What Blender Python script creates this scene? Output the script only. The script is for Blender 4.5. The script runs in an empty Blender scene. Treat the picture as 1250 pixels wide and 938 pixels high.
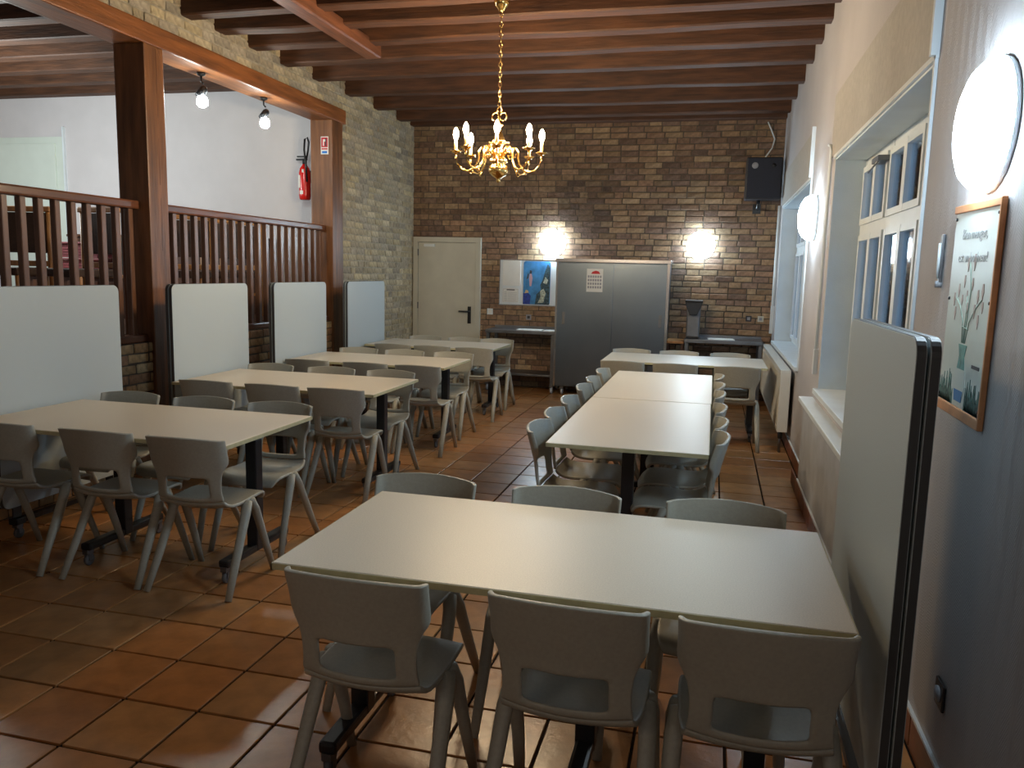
import bpy, bmesh, math, random
from mathutils import Vector, Matrix
C = bpy.context.scene.collection
SC = bpy.context.scene
random.seed(7)
PI = math.pi

# ------------------------------------------------------------------ camera, world, light, exposure
CAM_H = 1.61
F_PX = 977.09
right = Vector((0.9696163541678194, 0.24344661050070196, 0.02403900093650456))
up = Vector((-0.057112665241127694, 0.12972484979158358, 0.9899038371557138))
fwd = Vector((-0.23787027809156958, 0.9611998809728758, -0.13968722066949707))
cam_d = bpy.data.cameras.new('camera')
cam_d.sensor_width = 36.0
cam_d.lens = F_PX / 1250 * 36
cam_d.clip_start = 0.05
cam = bpy.data.objects.new('camera', cam_d)
m3 = Matrix((right, up, -fwd)).transposed()
cam.matrix_world = Matrix.Translation((0, 0, CAM_H)) @ m3.to_4x4()
C.objects.link(cam)
SC.camera = cam

SC.view_settings.view_transform = 'Standard'
SC.view_settings.look = 'None'
SC.view_settings.gamma = 1
SC.view_settings.exposure = 1.05
world = bpy.data.worlds.new('dusk')
world.use_nodes = True
SC.world = world
bg = world.node_tree.nodes['Background']
bg.inputs[0].default_value = (0.24, 0.42, 0.66, 1)      # blue dusk sky outside the windows
bg.inputs[1].default_value = 3.2
GLOBE = 29.0      # strength of the opal wall globes
BULB = 400.0       # strength of the chandelier bulbs
SPOT = 90.0

def lamp(name, kind, loc, power, color, size=0.1, rot=(0, 0, 0)):
    d = bpy.data.lights.new(name, kind)
    d.energy = power
    d.color = color
    if kind == 'AREA':
        d.size = size
    else:
        d.shadow_soft_size = size
    o = bpy.data.objects.new(name, d)
    o.location = loc
    o.rotation_euler = rot
    C.objects.link(o)
    return o
# unseen chandelier assumed behind the camera; the cool point lights are added fill
lamp('rear_chandelier_light', 'POINT', (-1.65, -0.9, 2.35), 7, (1.0, 0.68, 0.38), 0.25)
lamp('rear_cool_fill', 'POINT', (0.50, -1.2, 2.05), 3, (0.92, 0.96, 1.0), 0.2)
lamp('rear_cool_fill', 'POINT', (-2.2, -1.2, 2.05), 3, (0.92, 0.96, 1.0), 0.2)
lamp('gallery_fill', 'POINT', (-7.1, 6.2, 2.7), 95, (0.90, 1.0, 1.0), 0.3)  # unseen fill, added to brighten the gallery end wall

# ------------------------------------------------------------------ materials
MATS = {}
def mat(name, col, rough=0.5, metal=0.0, noise=None, amount=0.0, bump=0.0, bscale=200.0, spec=0.5, emit=None, estr=0.0,
        stretch=(1, 1, 1), coords='Object', vary=None, island=False, objcol=False, alpha=None):
    """principled material with procedural colour noise and bump"""
    m = bpy.data.materials.new(name)
    m.use_nodes = True
    nt = m.node_tree
    b = nt.nodes['Principled BSDF']
    b.inputs['Base Color'].default_value = (*col, 1)
    b.inputs['Roughness'].default_value = rough
    b.inputs['Metallic'].default_value = metal
    b.inputs['Specular IOR Level'].default_value = spec
    tc = nt.nodes.new('ShaderNodeTexCoord')
    mp = nt.nodes.new('ShaderNodeMapping')
    mp.inputs['Scale'].default_value = stretch
    nt.links.new(tc.outputs[coords], mp.inputs[0])
    src = None
    if objcol:
        if objcol == 'attr':
            a = nt.nodes.new('ShaderNodeAttribute')
            a.attribute_name = 'piece_col'
            src = a.outputs['Color']
        else:
            a = nt.nodes.new('ShaderNodeObjectInfo')
            src = a.outputs['Color']
    if noise:
        n = nt.nodes.new('ShaderNodeTexNoise')
        n.inputs['Scale'].default_value = noise
        n.inputs['Detail'].default_value = 4
        nt.links.new(mp.outputs[0], n.inputs[0])
        r = nt.nodes.new('ShaderNodeMapRange')
        r.inputs[1].default_value = 0.3
        r.inputs[2].default_value = 0.7
        r.inputs[3].default_value = 1 - amount
        r.inputs[4].default_value = 1 + amount
        nt.links.new(n.outputs[0], r.inputs[0])
        mx = nt.nodes.new('ShaderNodeMix')
        mx.data_type = 'RGBA'
        mx.blend_type = 'MULTIPLY'
        mx.inputs[0].default_value = 1
        if src:
            nt.links.new(src, mx.inputs[6])
        else:
            mx.inputs[6].default_value = (*col, 1)
        nt.links.new(r.outputs[0], mx.inputs[7])
        src = mx.outputs[2]
    if src:
        nt.links.new(src, b.inputs['Base Color'])
    if bump:
        n2 = nt.nodes.new('ShaderNodeTexNoise')
        n2.inputs['Scale'].default_value = bscale
        n2.inputs['Detail'].default_value = 3
        nt.links.new(mp.outputs[0], n2.inputs[0])
        bp = nt.nodes.new('ShaderNodeBump')
        bp.inputs['Strength'].default_value = bump
        bp.inputs['Distance'].default_value = 0.01
        nt.links.new(n2.outputs[0], bp.inputs['Height'])
        nt.links.new(bp.outputs[0], b.inputs['Normal'])
    if emit:
        b.inputs['Emission Color'].default_value = (*emit, 1)
        b.inputs['Emission Strength'].default_value = estr
    MATS[name] = m
    return m

WOODX = (1.2, 14, 14)
WOODY = (14, 1.2, 14)
WOODZ = (14, 14, 1.2)
M_joist = mat('joist_wood', (0.070, 0.026, 0.010), 0.68, noise=3.0, amount=0.45, bump=0.35, bscale=8, stretch=(1, 9, 9))
M_joisty = mat('joist_wood_lengthwise', (0.13, 0.045, 0.018), 0.5, noise=3.0, amount=0.4, bump=0.35, bscale=8, stretch=(9, 1, 9))
M_board = mat('ceiling_board_wood', (0.04, 0.016, 0.009), 0.6, noise=3.0, amount=0.4, stretch=(9, 1, 9))
M_beam = mat('beam_wood', (0.23, 0.078, 0.020), 0.42, noise=2.2, amount=0.4, bump=0.3, bscale=7, stretch=(9, 1, 9))
M_post = mat('post_wood', (0.17, 0.068, 0.024), 0.42, noise=2.2, amount=0.45, bump=0.3, bscale=7, stretch=(9, 9, 0.9))
M_rail = mat('rail_wood', (0.13, 0.045, 0.018), 0.28, noise=3, amount=0.35, stretch=(9, 1, 9))
M_balu = mat('baluster_wood', (0.15, 0.07, 0.038), 0.30, noise=3, amount=0.35, stretch=(9, 9, 1))
M_darkwood = mat('dark_wood', (0.07, 0.026, 0.012), 0.4, noise=3, amount=0.4, stretch=(6, 6, 1))
M_lightwood = mat('honey_wood', (0.42, 0.2, 0.07), 0.4, noise=3, amount=0.3, stretch=(6, 6, 1))
M_uphol = mat('brown_upholstery', (0.055, 0.03, 0.02), 0.8, noise=40, amount=0.2)
M_mortar_b = mat('mortar_back', (0.10, 0.078, 0.058), 0.9, noise=18, amount=0.25, bump=0.4, bscale=120)
M_mortar_l = mat('mortar_left', (0.34, 0.30, 0.22), 0.9, noise=18, amount=0.25, bump=0.4, bscale=120)
M_brick = mat('brick_single', (0.4, 0.3, 0.2), 0.85, noise=22, amount=0.28, bump=0.5, bscale=60, objcol='obj')
M_brick_s = mat('brick_joined', (0.4, 0.3, 0.2), 0.85, noise=22, amount=0.28, bump=0.5, bscale=60, objcol='attr')
M_tile = mat('terracotta_single', (0.4, 0.13, 0.05), 0.28, noise=9, amount=0.22, bump=0.12, bscale=25, objcol='obj')
M_tile_s = mat('terracotta_joined', (0.4, 0.13, 0.05), 0.28, noise=9, amount=0.22, bump=0.12, bscale=25, objcol='attr')
M_grout = mat('floor_grout', (0.022, 0.015, 0.012), 0.95, spec=0.1, noise=20, amount=0.3)
M_plaster = mat('gallery_plaster', (0.60, 0.57, 0.58), 0.8, noise=4, amount=0.03, bump=0.15, bscale=90)
M_white = mat('white_paint', (0.68, 0.74, 0.78), 0.45, noise=6, amount=0.04)
M_jamb = mat('jamb_paint', (0.66, 0.76, 0.84), 0.5, noise=6, amount=0.04, bump=0.1, bscale=120)
M_doorp = mat('door_paint', (0.55, 0.54, 0.46), 0.5, noise=5, amount=0.05)
M_gdoor = mat('gallery_door_paint', (0.62, 0.68, 0.62), 0.5, noise=5, amount=0.03)
M_band = mat('shutter_box_paint', (0.40, 0.38, 0.35), 0.7, noise=30, amount=0.08, bump=0.2, bscale=150)
M_steel = mat('stainless_steel', (0.20, 0.25, 0.31), 0.30, metal=1.0, noise=1.5, amount=0.10, stretch=(1, 1, 1))
M_steeld = mat('dull_steel', (0.20, 0.21, 0.23), 0.42, metal=1.0, noise=5, amount=0.15)
M_chrome = mat('chrome', (0.6, 0.6, 0.62), 0.2, metal=1.0)
M_brass = mat('brass', (0.78, 0.50, 0.17), 0.2, metal=1.0, noise=12, amount=0.15)
M_black = mat('black_metal', (0.012, 0.012, 0.014), 0.35, noise=20, amount=0.2)
M_blackpl = mat('black_plastic', (0.012, 0.014, 0.02), 0.45, noise=20, amount=0.2)
M_spk = mat('speaker_cloth', (0.010, 0.014, 0.030), 0.7, noise=200, amount=0.4)
M_wheel = mat('wheel_rubber', (0.10, 0.10, 0.105), 0.5)
M_whgrey = mat('wheel_grey', (0.42, 0.44, 0.47), 0.4)
M_chair = mat('chair_plastic', (0.35, 0.34, 0.285), 0.42, noise=90, amount=0.06, bump=0.12, bscale=420)
M_top = mat('table_laminate', (0.66, 0.60, 0.50), 0.42, spec=0.4, noise=240, amount=0.09)
M_edge = mat('table_edge', (0.47, 0.43, 0.25), 0.5, noise=30, amount=0.1)
M_panel = mat('folded_top_laminate', (0.43, 0.49, 0.51), 0.5, noise=260, amount=0.08)
M_pedge = mat('folded_top_edge', (0.045, 0.047, 0.05), 0.5)
M_rad = mat('radiator_enamel', (0.66, 0.65, 0.60), 0.35, noise=5, amount=0.03)
M_skirt = mat('skirting_terracotta', (0.20, 0.065, 0.03), 0.45, noise=8, amount=0.25)
M_red = mat('extinguisher_red', (0.62, 0.015, 0.012), 0.25)
M_slat = mat('shutter_slats', (0.10, 0.11, 0.12), 0.7, noise=10, amount=0.1)
M_redp = mat('print_red', (0.55, 0.02, 0.03), 0.6)
M_bluep = mat('print_blue', (0.02, 0.18, 0.62), 0.6)
M_paper = mat('paper', (0.75, 0.75, 0.72), 0.7, noise=8, amount=0.03)
M_greyp = mat('print_grey', (0.30, 0.31, 0.34), 0.7)
M_darkp = mat('print_dark', (0.05, 0.05, 0.06), 0.7)
M_wicker = mat('maroon_weave', (0.14, 0.02, 0.025), 0.6, noise=60, amount=0.5)
M_teal = mat('dark_teal_plastic', (0.012, 0.03, 0.035), 0.4)
M_glass = mat('window_glass', (0.05, 0.07, 0.09), 0.06, spec=0.6)
M_post_o = mat('poster_trim', (0.62, 0.26, 0.10), 0.5, noise=12, amount=0.2)
M_globe = mat('opal_globe', (0.9, 0.9, 0.9), 0.3, emit=(0.68, 0.87, 1.0), estr=GLOBE)
M_bulb = mat('candle_bulb', (1, 0.9, 0.7), 0.3, emit=(1.0, 0.76, 0.47), estr=BULB)
M_spotl = mat('spot_bulb', (1, 1, 1), 0.3, emit=(0.9, 1.0, 0.96), estr=SPOT)
M_candle = mat('candle_sleeve', (0.75, 0.55, 0.22), 0.4)

# clear window glass: mostly see-through with a mirror sheen
nt = M_glass.node_tree
out = nt.nodes['Material Output']
tr = nt.nodes.new('ShaderNodeBsdfTransparent')
tr.inputs[0].default_value = (0.8, 0.88, 0.92, 1)
gl = nt.nodes.new('ShaderNodeBsdfGlossy')
gl.inputs['Roughness'].default_value = 0.05
mxs = nt.nodes.new('ShaderNodeMixShader')
fr = nt.nodes.new('ShaderNodeFresnel')
nt.links.new(fr.outputs[0], mxs.inputs[0])
nt.links.new(tr.outputs[0], mxs.inputs[1])
nt.links.new(gl.outputs[0], mxs.inputs[2])
nt.links.new(mxs.outputs[0], out.inputs[0])

# embossed herringbone wallpaper on the right wall
M_wallr = mat('herringbone_wallpaper', (0.47, 0.45, 0.46), 0.75, noise=2.0, amount=0.05)
nt = M_wallr.node_tree
tc = nt.nodes.new('ShaderNodeTexCoord')
sp = nt.nodes.new('ShaderNodeSeparateXYZ')
nt.links.new(tc.outputs['Object'], sp.inputs[0])
def mnode(op, a, b=None):
    n = nt.nodes.new('ShaderNodeMath')
    n.operation = op
    for i, v in enumerate((a, b)):
        if v is None:
            continue
        if isinstance(v, (int, float)):
            n.inputs[i].default_value = v
        else:
            nt.links.new(v, n.inputs[i])
    return n.outputs[0]
pp = mnode('PINGPONG', sp.outputs[1], 0.045)
zz = mnode('ADD', sp.outputs[2], mnode('MULTIPLY', pp, 1.6))
sn = mnode('SINE', mnode('MULTIPLY', zz, 2 * PI / 0.014))
bpn = nt.nodes.new('ShaderNodeBump')
bpn.inputs['Strength'].default_value = 0.35
bpn.inputs['Distance'].default_value = 0.004
nt.links.new(sn, bpn.inputs['Height'])
nt.links.new(bpn.outputs[0], nt.nodes['Principled BSDF'].inputs['Normal'])

# brushed steel cabinet keeps its noise; speckled table tops get a fine second speckle through the noise scale

# ------------------------------------------------------------------ mesh helpers
class MB:
    """collects boxes, tubes and lathes and links them as ONE mesh object"""
    def __init__(s):
        s.v, s.f, s.c, s.sm = [], [], [], []
    def add(s, vs, fs, smooth=False, col=None):
        n = len(s.v)
        s.v += [tuple(v) for v in vs]
        s.f += [tuple(i + n for i in f) for f in fs]
        s.sm += [smooth] * len(fs)
        s.c += [col] * len(fs)
        return s
    def box(s, x0, y0, z0, x1, y1, z1, col=None):
        x0, x1 = min(x0, x1), max(x0, x1)
        y0, y1 = min(y0, y1), max(y0, y1)
        z0, z1 = min(z0, z1), max(z0, z1)
        vs = [(x0, y0, z0), (x1, y0, z0), (x1, y1, z0), (x0, y1, z0), (x0, y0, z1), (x1, y0, z1), (x1, y1, z1), (x0, y1, z1)]
        return s.add(vs, [(0, 3, 2, 1), (4, 5, 6, 7), (0, 1, 5, 4), (1, 2, 6, 5), (2, 3, 7, 6), (3, 0, 4, 7)], False, col)
    def tube(s, pts, rad, n=8, cap=True, squash=1.0, sdir=None):
        pts = [Vector(p) for p in pts]
        rs = rad if isinstance(rad, (list, tuple)) else [rad] * len(pts)
        vs, fs = [], []
        ref = Vector(sdir) if sdir else Vector((0, 0, 1))
        for i, p in enumerate(pts):
            t = (pts[min(i + 1, len(pts) - 1)] - pts[max(i - 1, 0)]).normalized()
            a = ref if abs(t.dot(ref)) < 0.95 else Vector((1, 0, 0))
            u = t.cross(a).normalized()
            w = u.cross(t).normalized()
            for k in range(n):
                an = 2 * PI * k / n
                vs.append(p + u * math.cos(an) * rs[i] + w * math.sin(an) * rs[i] * squash)
        for i in range(len(pts) - 1):
            for k in range(n):
                k2 = (k + 1) % n
                fs.append((i * n + k, i * n + k2, (i + 1) * n + k2, (i + 1) * n + k))
        if cap:
            fs.append(tuple(range(n))[::-1])
            fs.append(tuple((len(pts) - 1) * n + k for k in range(n)))
        return s.add(vs, fs, True)
    def lathe(s, prof, c=(0, 0, 0), n=16, axis='Z'):
        vs, fs = [], []
        for r, h in prof:
            for k in range(n):
                a = 2 * PI * k / n
                p = (r * math.cos(a), r * math.sin(a), h)
                if axis == 'X':
                    p = (p[2], p[0], p[1])
                if axis == 'Y':
                    p = (p[1], p[2], p[0])
                vs.append((p[0] + c[0], p[1] + c[1], p[2] + c[2]))
        for i in range(len(prof) - 1):
            for k in range(n):
                k2 = (k + 1) % n
                fs.append((i * n + k, i * n + k2, (i + 1) * n + k2, (i + 1) * n + k))
        fs.append(tuple(range(n))[::-1])
        fs.append(tuple((len(prof) - 1) * n + k for k in range(n)))
        return s.add(vs, fs, True)
    def prism(s, poly, axis, a, b):
        """extrude a 2-D polygon; axis 'Y': poly in (x,z), 'X': (y,z), 'Z': (x,y)"""
        n = len(poly)
        def P(p, t):
            return {'Y': (p[0], t, p[1]), 'X': (t, p[0], p[1]), 'Z': (p[0], p[1], t)}[axis]
        vs = [P(p, a) for p in poly] + [P(p, b) for p in poly]
        fs = [tuple(range(n))[::-1], tuple(range(n, 2 * n))] + [(i, (i + 1) % n, n + (i + 1) % n, n + i) for i in range(n)]
        return s.add(vs, fs, False)
    def mesh(s, name, m, bevel=0.0, seg=2, recalc=True):
        me = bpy.data.meshes.new(name)
        me.from_pydata(s.v, [], s.f)
        me.polygons.foreach_set('use_smooth', s.sm)
        if any(c is not None for c in s.c):
            a = me.attributes.new('piece_col', 'FLOAT_COLOR', 'FACE')
            flat = []
            for c in s.c:
                flat += [*(c or (0.5, 0.5, 0.5)), 1.0]
            a.data.foreach_set('color', flat)
        if recalc or bevel:
            bm = bmesh.new()
            bm.from_mesh(me)
            bmesh.ops.recalc_face_normals(bm, faces=bm.faces)
            if bevel:
                bmesh.ops.bevel(bm, geom=[e for e in bm.edges if e.calc_face_angle(0) > 0.6], offset=bevel, segments=seg, affect='EDGES', profile=0.6, clamp_overlap=True)
            bm.to_mesh(me)
            bm.free()
        me.materials.append(m)
        return me
    def build(s, name, m, parent=None, loc=None, bevel=0.0, seg=2, recalc=True):
        me = s.mesh(name, m, bevel, seg, recalc)
        o = bpy.data.objects.new(name, me)
        if loc:
            o.location = loc
        if parent:
            o.parent = parent
        C.objects.link(o)
        return o

def tag(o, label, cat, group=None, kind=None):
    if label: o['label'] = label
    if cat: o['category'] = cat
    if group: o['group'] = group
    if kind: o['kind'] = kind
    return o
def thing(name, label, cat, loc=(0, 0, 0), rz=0, group=None):
    o = bpy.data.objects.new(name, None)
    o.empty_display_size = 0.1
    o.location = loc
    o.rotation_euler = (0, 0, rz)
    C.objects.link(o)
    return tag(o, label, cat, group)
def struct(name, mb, m, label=None, cat='structure', parent=None, **k):
    o = mb.build(name, m, parent, **k)
    if not parent:
        o['kind'] = 'structure'
        if label: o['label'] = label
        o['category'] = cat
    return o
def copy_tree(o, parent=None):
    c = o.copy()
    C.objects.link(c)
    c.parent = parent
    for ch in list(o.children):
        copy_tree(ch, c)
    return c
def rounded_rect(x0, z0, x1, z1, r, n=5):
    pts = []
    for cx, cz, a0 in ((x1 - r, z1 - r, 0), (x0 + r, z1 - r, PI / 2), (x0 + r, z0 + r, PI), (x1 - r, z0 + r, 1.5 * PI)):
        for i in range(n + 1):
            a = a0 + i * PI / 2 / n
            pts.append((cx + r * math.cos(a), cz + r * math.sin(a)))
    return pts
def text(name, body, size, loc, rot, m, parent, align='CENTER'):
    cu = bpy.data.curves.new(name, 'FONT')
    cu.body = body
    cu.size = size
    cu.align_x = align
    cu.extrude = 0.0004
    cu.resolution_u = 3
    cu.materials.append(m)
    tmp = bpy.data.objects.new(name, cu)
    C.objects.link(tmp)
    me = bpy.data.meshes.new_from_object(tmp.evaluated_get(bpy.context.evaluated_depsgraph_get()))
    bpy.data.objects.remove(tmp)
    me.name = name
    o = bpy.data.objects.new(name, me)
    o.location = loc
    o.rotation_euler = rot
    if parent: o.parent = parent
    C.objects.link(o)
    return o
def project(p):
    d = Vector(p) - Vector((0, 0, CAM_H))
    z = d.dot(fwd)
    if z < 0.1:
        return None
    return (625 + F_PX * d.dot(right) / z, 469 - F_PX * d.dot(up) / z, z)

# ------------------------------------------------------------------ room numbers
XR = 0.76       # right wall face
XL = -4.20      # left brick wall face
YB = 10.90      # back wall face
YF = -2.20      # wall behind the camera
ZJ = 3.55       # underside of joists
ZC = 3.80       # ceiling boards
GX = -9.60      # far side of the gallery
GY = 8.62       # end wall of the gallery
GF = 1.05       # gallery floor level

# ------------------------------------------------------------------ floor with terracotta tiles
fl = struct('floor', MB().box(GX - .3, YF - .3, -0.08, XR + .6, YB + .3, -0.008), M_grout, 'terracotta tiled floor of the hall', 'floor')
P = 0.3095
tm = MB().box(-P / 2 + .0055, -P / 2 + .0055, -0.02, P / 2 - .0055, P / 2 - .0055, 0).mesh('tile', M_tile, bevel=0.002, seg=1)
def tile_col():
    v = random.uniform(0.82, 1.15)
    k = random.random()
    return (0.375 * v, (0.158 + 0.03 * k) * v, (0.052 + 0.02 * k) * v)
tiles = []
for i in range(-7, 11):
    for j in range(-8, 29):
        x = -2.35 + P / 2 + P * i
        y = 2.362 + P / 2 + P * j
        if x - P / 2 < XL - .02 or x - P / 2 > XR or y > YB + .1:
            continue
        q = project((x, y, 0))
        vis = q is not None and -60 < q[0] < 1310 and -60 < q[1] < 1000
        tiles.append((0 if vis else 1, (x * x + y * y), x, y))
tiles.sort()
stuff = MB()
for n, (hid, d, x, y) in enumerate(tiles):
    c = tile_col()
    if n < 300 and not hid:
        o = bpy.data.objects.new('tile', tm)
        o.parent = fl
        o.location = (x, y, random.uniform(-.0008, .0008))
        o.color = (*c, 1)
        C.objects.link(o)
    else:
        e = P / 2 - .0055
        stuff.box(x - e, y - e, -.02, x + e, y + e, 0, col=c)
so = stuff.build('tile', M_tile_s, fl, recalc=False)
so['kind'] = 'stuff'

# ------------------------------------------------------------------ bricks
PX, PZ = 0.236, 0.0765
BL, BH = 0.224, 0.0655
def brick_mesh(axis, seed):
    rnd = random.Random(seed)
    l, h, t = BL / 2, BH / 2, 0.014
    mb = MB()
    if axis == 'Y':
        mb.box(-l, -t, -h, l, t, h)
    else:
        mb.box(-t, -l, -h, t, l, h)
    me = mb.mesh('brick', M_brick, bevel=0.006, seg=1)
    for v in me.vertices:
        v.co += Vector((rnd.uniform(-.003, .003), rnd.uniform(-.003, .003), rnd.uniform(-.003, .003)))
    return me
BM = {a: [brick_mesh(a, s) for s in range(5)] for a in 'XY'}
def col_back(x, z):
    v = random.uniform(0.7, 1.18)
    b = random.choice([(0.33, 0.215, 0.125), (0.27, 0.165, 0.105), (0.36, 0.25, 0.15), (0.22, 0.14, 0.10), (0.29, 0.185, 0.115)])
    # darker brickwork in the upper part of the wall and a dark old patch beside the left globe
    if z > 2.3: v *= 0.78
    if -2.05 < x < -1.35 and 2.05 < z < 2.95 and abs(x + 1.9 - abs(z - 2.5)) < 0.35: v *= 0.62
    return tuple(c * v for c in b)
def col_left(y, z):
    v = random.uniform(0.72, 1.15)
    b = random.choice([(0.43, 0.345, 0.205), (0.39, 0.315, 0.20), (0.45, 0.37, 0.24), (0.36, 0.295, 0.20), (0.33, 0.28, 0.205)])
    return tuple(c * v for c in b)
def lay(wall, axis, face, spans, colf, hidden=None, depth_sign=-1):
    """lay bricks on a wall face; spans = list of (a0, a1, z0, z1)"""
    items = []
    for a0, a1, z0, z1 in spans:
        r = 0
        z = z0
        while z + BH <= z1 + .012:
            a = a0 - (PX / 2 if r % 2 else 0)
            while a < a1 - .03:
                ln = BL if random.random() > .28 else random.choice((.106, .15, .19))
                s, e = max(a, a0), min(a + ln, a1)
                if e - s > 0.04:
                    items.append((s, e, z + random.uniform(-.002, .002)))
                a += ln + .012
            z += PZ
            r += 1
    scored = []
    for s, e, z in items:
        c = (s + e) / 2
        pt = (c, face, z + BH / 2) if axis == 'Y' else (face, c, z + BH / 2)
        q = project(pt)
        sc = 0
        if q and -15 < q[0] < 1265 and -8 < q[1] < 946 and not (hidden and hidden(q[0], q[1])):
            A = project((s, face, z) if axis == 'Y' else (face, s, z))
            B = project((e, face, z) if axis == 'Y' else (face, e, z))
            if A and B:
                sc = abs(A[0] - B[0]) * F_PX * BH / q[2]
        scored.append((-sc, s, e, z))
    scored.sort()
    st = MB()
    for n, (sc, s, e, z) in enumerate(scored):
        c = colf((s + e) / 2, z)
        pr = random.uniform(0.003, 0.010)
        full = (e - s) > BL - .01
        if n < 300 and sc < 0:
            if axis == 'Y':
                me = random.choice(BM['Y'])
                loc = ((s + e) / 2, face - pr + .014, z + BH / 2)
            else:
                me = random.choice(BM['X'])
                loc = (face + pr - .014, (s + e) / 2, z + BH / 2)
            o = bpy.data.objects.new('brick', me)
            o.parent = wall
            o.location = loc
            if not full:
                k = (e - s) / BL
                o.scale = (k, 1, 1) if axis == 'Y' else (1, k, 1)
            o.color = (*c, 1)
            C.objects.link(o)
        else:
            j = lambda: random.uniform(-.002, .002)
            if axis == 'Y':
                st.box(s + j(), face - pr, z + j(), e + j(), face + .01, z + BH + j(), col=c)
            else:
                st.box(face - .01, s + j(), z + j(), face + pr, e + j(), z + BH + j(), col=c)
    if st.v:
        o = st.build('brick', M_brick_s, wall, recalc=False)
        o['kind'] = 'stuff'

wb = struct('wall_back', MB().box(XL - .3, YB, -.05, XR + .4, YB + .3, 3.9), M_mortar_b, 'brown brick back wall of the hall', 'wall')
def hid_back(x, y):
    return (505 < x < 590 and y > 292) or (683 < x < 817 and y > 320) or (612 < x < 682 and 318 < y < 372) or y > 470 or (912 < x < 952 and 195 < y < 250)
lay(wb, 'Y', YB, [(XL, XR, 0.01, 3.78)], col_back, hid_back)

wl = struct('wall_left', MB().box(XL - .3, GY - .02, -.05, XL, YB, 3.9).box(XL - .24, YF, 3.37, XL, GY, 3.9), M_mortar_l,
            'yellow brick left wall beyond and above the gallery opening', 'wall')
lay(wl, 'X', XL, [(8.62, YB - .01, 0.01, 3.36), (3.0, YB - .01, 3.375, 3.8)], col_left,
    lambda x, y: (425 < x < 470 and y > 345) or y > 430)
wlow = struct('wall_gallery', MB().box(XL - .24, YF, -.05, XL, GY - .02, 1.0), M_mortar_b, 'low brick wall carrying the gallery balustrade', 'wall')
def col_low(y, z):
    v = random.uniform(0.7, 1.1)
    b = random.choice([(0.42, 0.25, 0.12), (0.46, 0.31, 0.16), (0.36, 0.2, 0.11), (0.5, 0.38, 0.22)])
    return tuple(c * v for c in b)
lay(wlow, 'X', XL, [(3.0, GY - .02, 0.01, 1.0)], col_low, lambda x, y: x < 145 or (212 < x < 303) or (336 < x < 400) or y > 480)

# ------------------------------------------------------------------ right wall with two window niches
def wall_with_niches():
    mb = MB()
    x0, x1 = XR, XR + .38
    niches = [(3.42, 6.03, .80, 2.43), (7.42, 10.45, .80, 2.45)]
    y = YF
    for a, b, z0, z1 in niches:
        mb.box(x0, y, -.05, x1, a, 3.9)
        mb.box(x0, a, -.05, x1, b, z0)
        mb.box(x0, a, z1, x1, b, 3.9)
        y = b
    mb.box(x0, y, -.05, x1, YB, 3.9)
    return mb
wr = struct('wall_right', wall_with_niches(), M_wallr, 'pale embossed right wall with the two window niches', 'wall')
struct('wall_front', MB().box(GX - .3, YF - .3, -.05, XR + .4, YF, 3.9), M_plaster, 'plain wall behind the viewer', 'wall')

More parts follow.
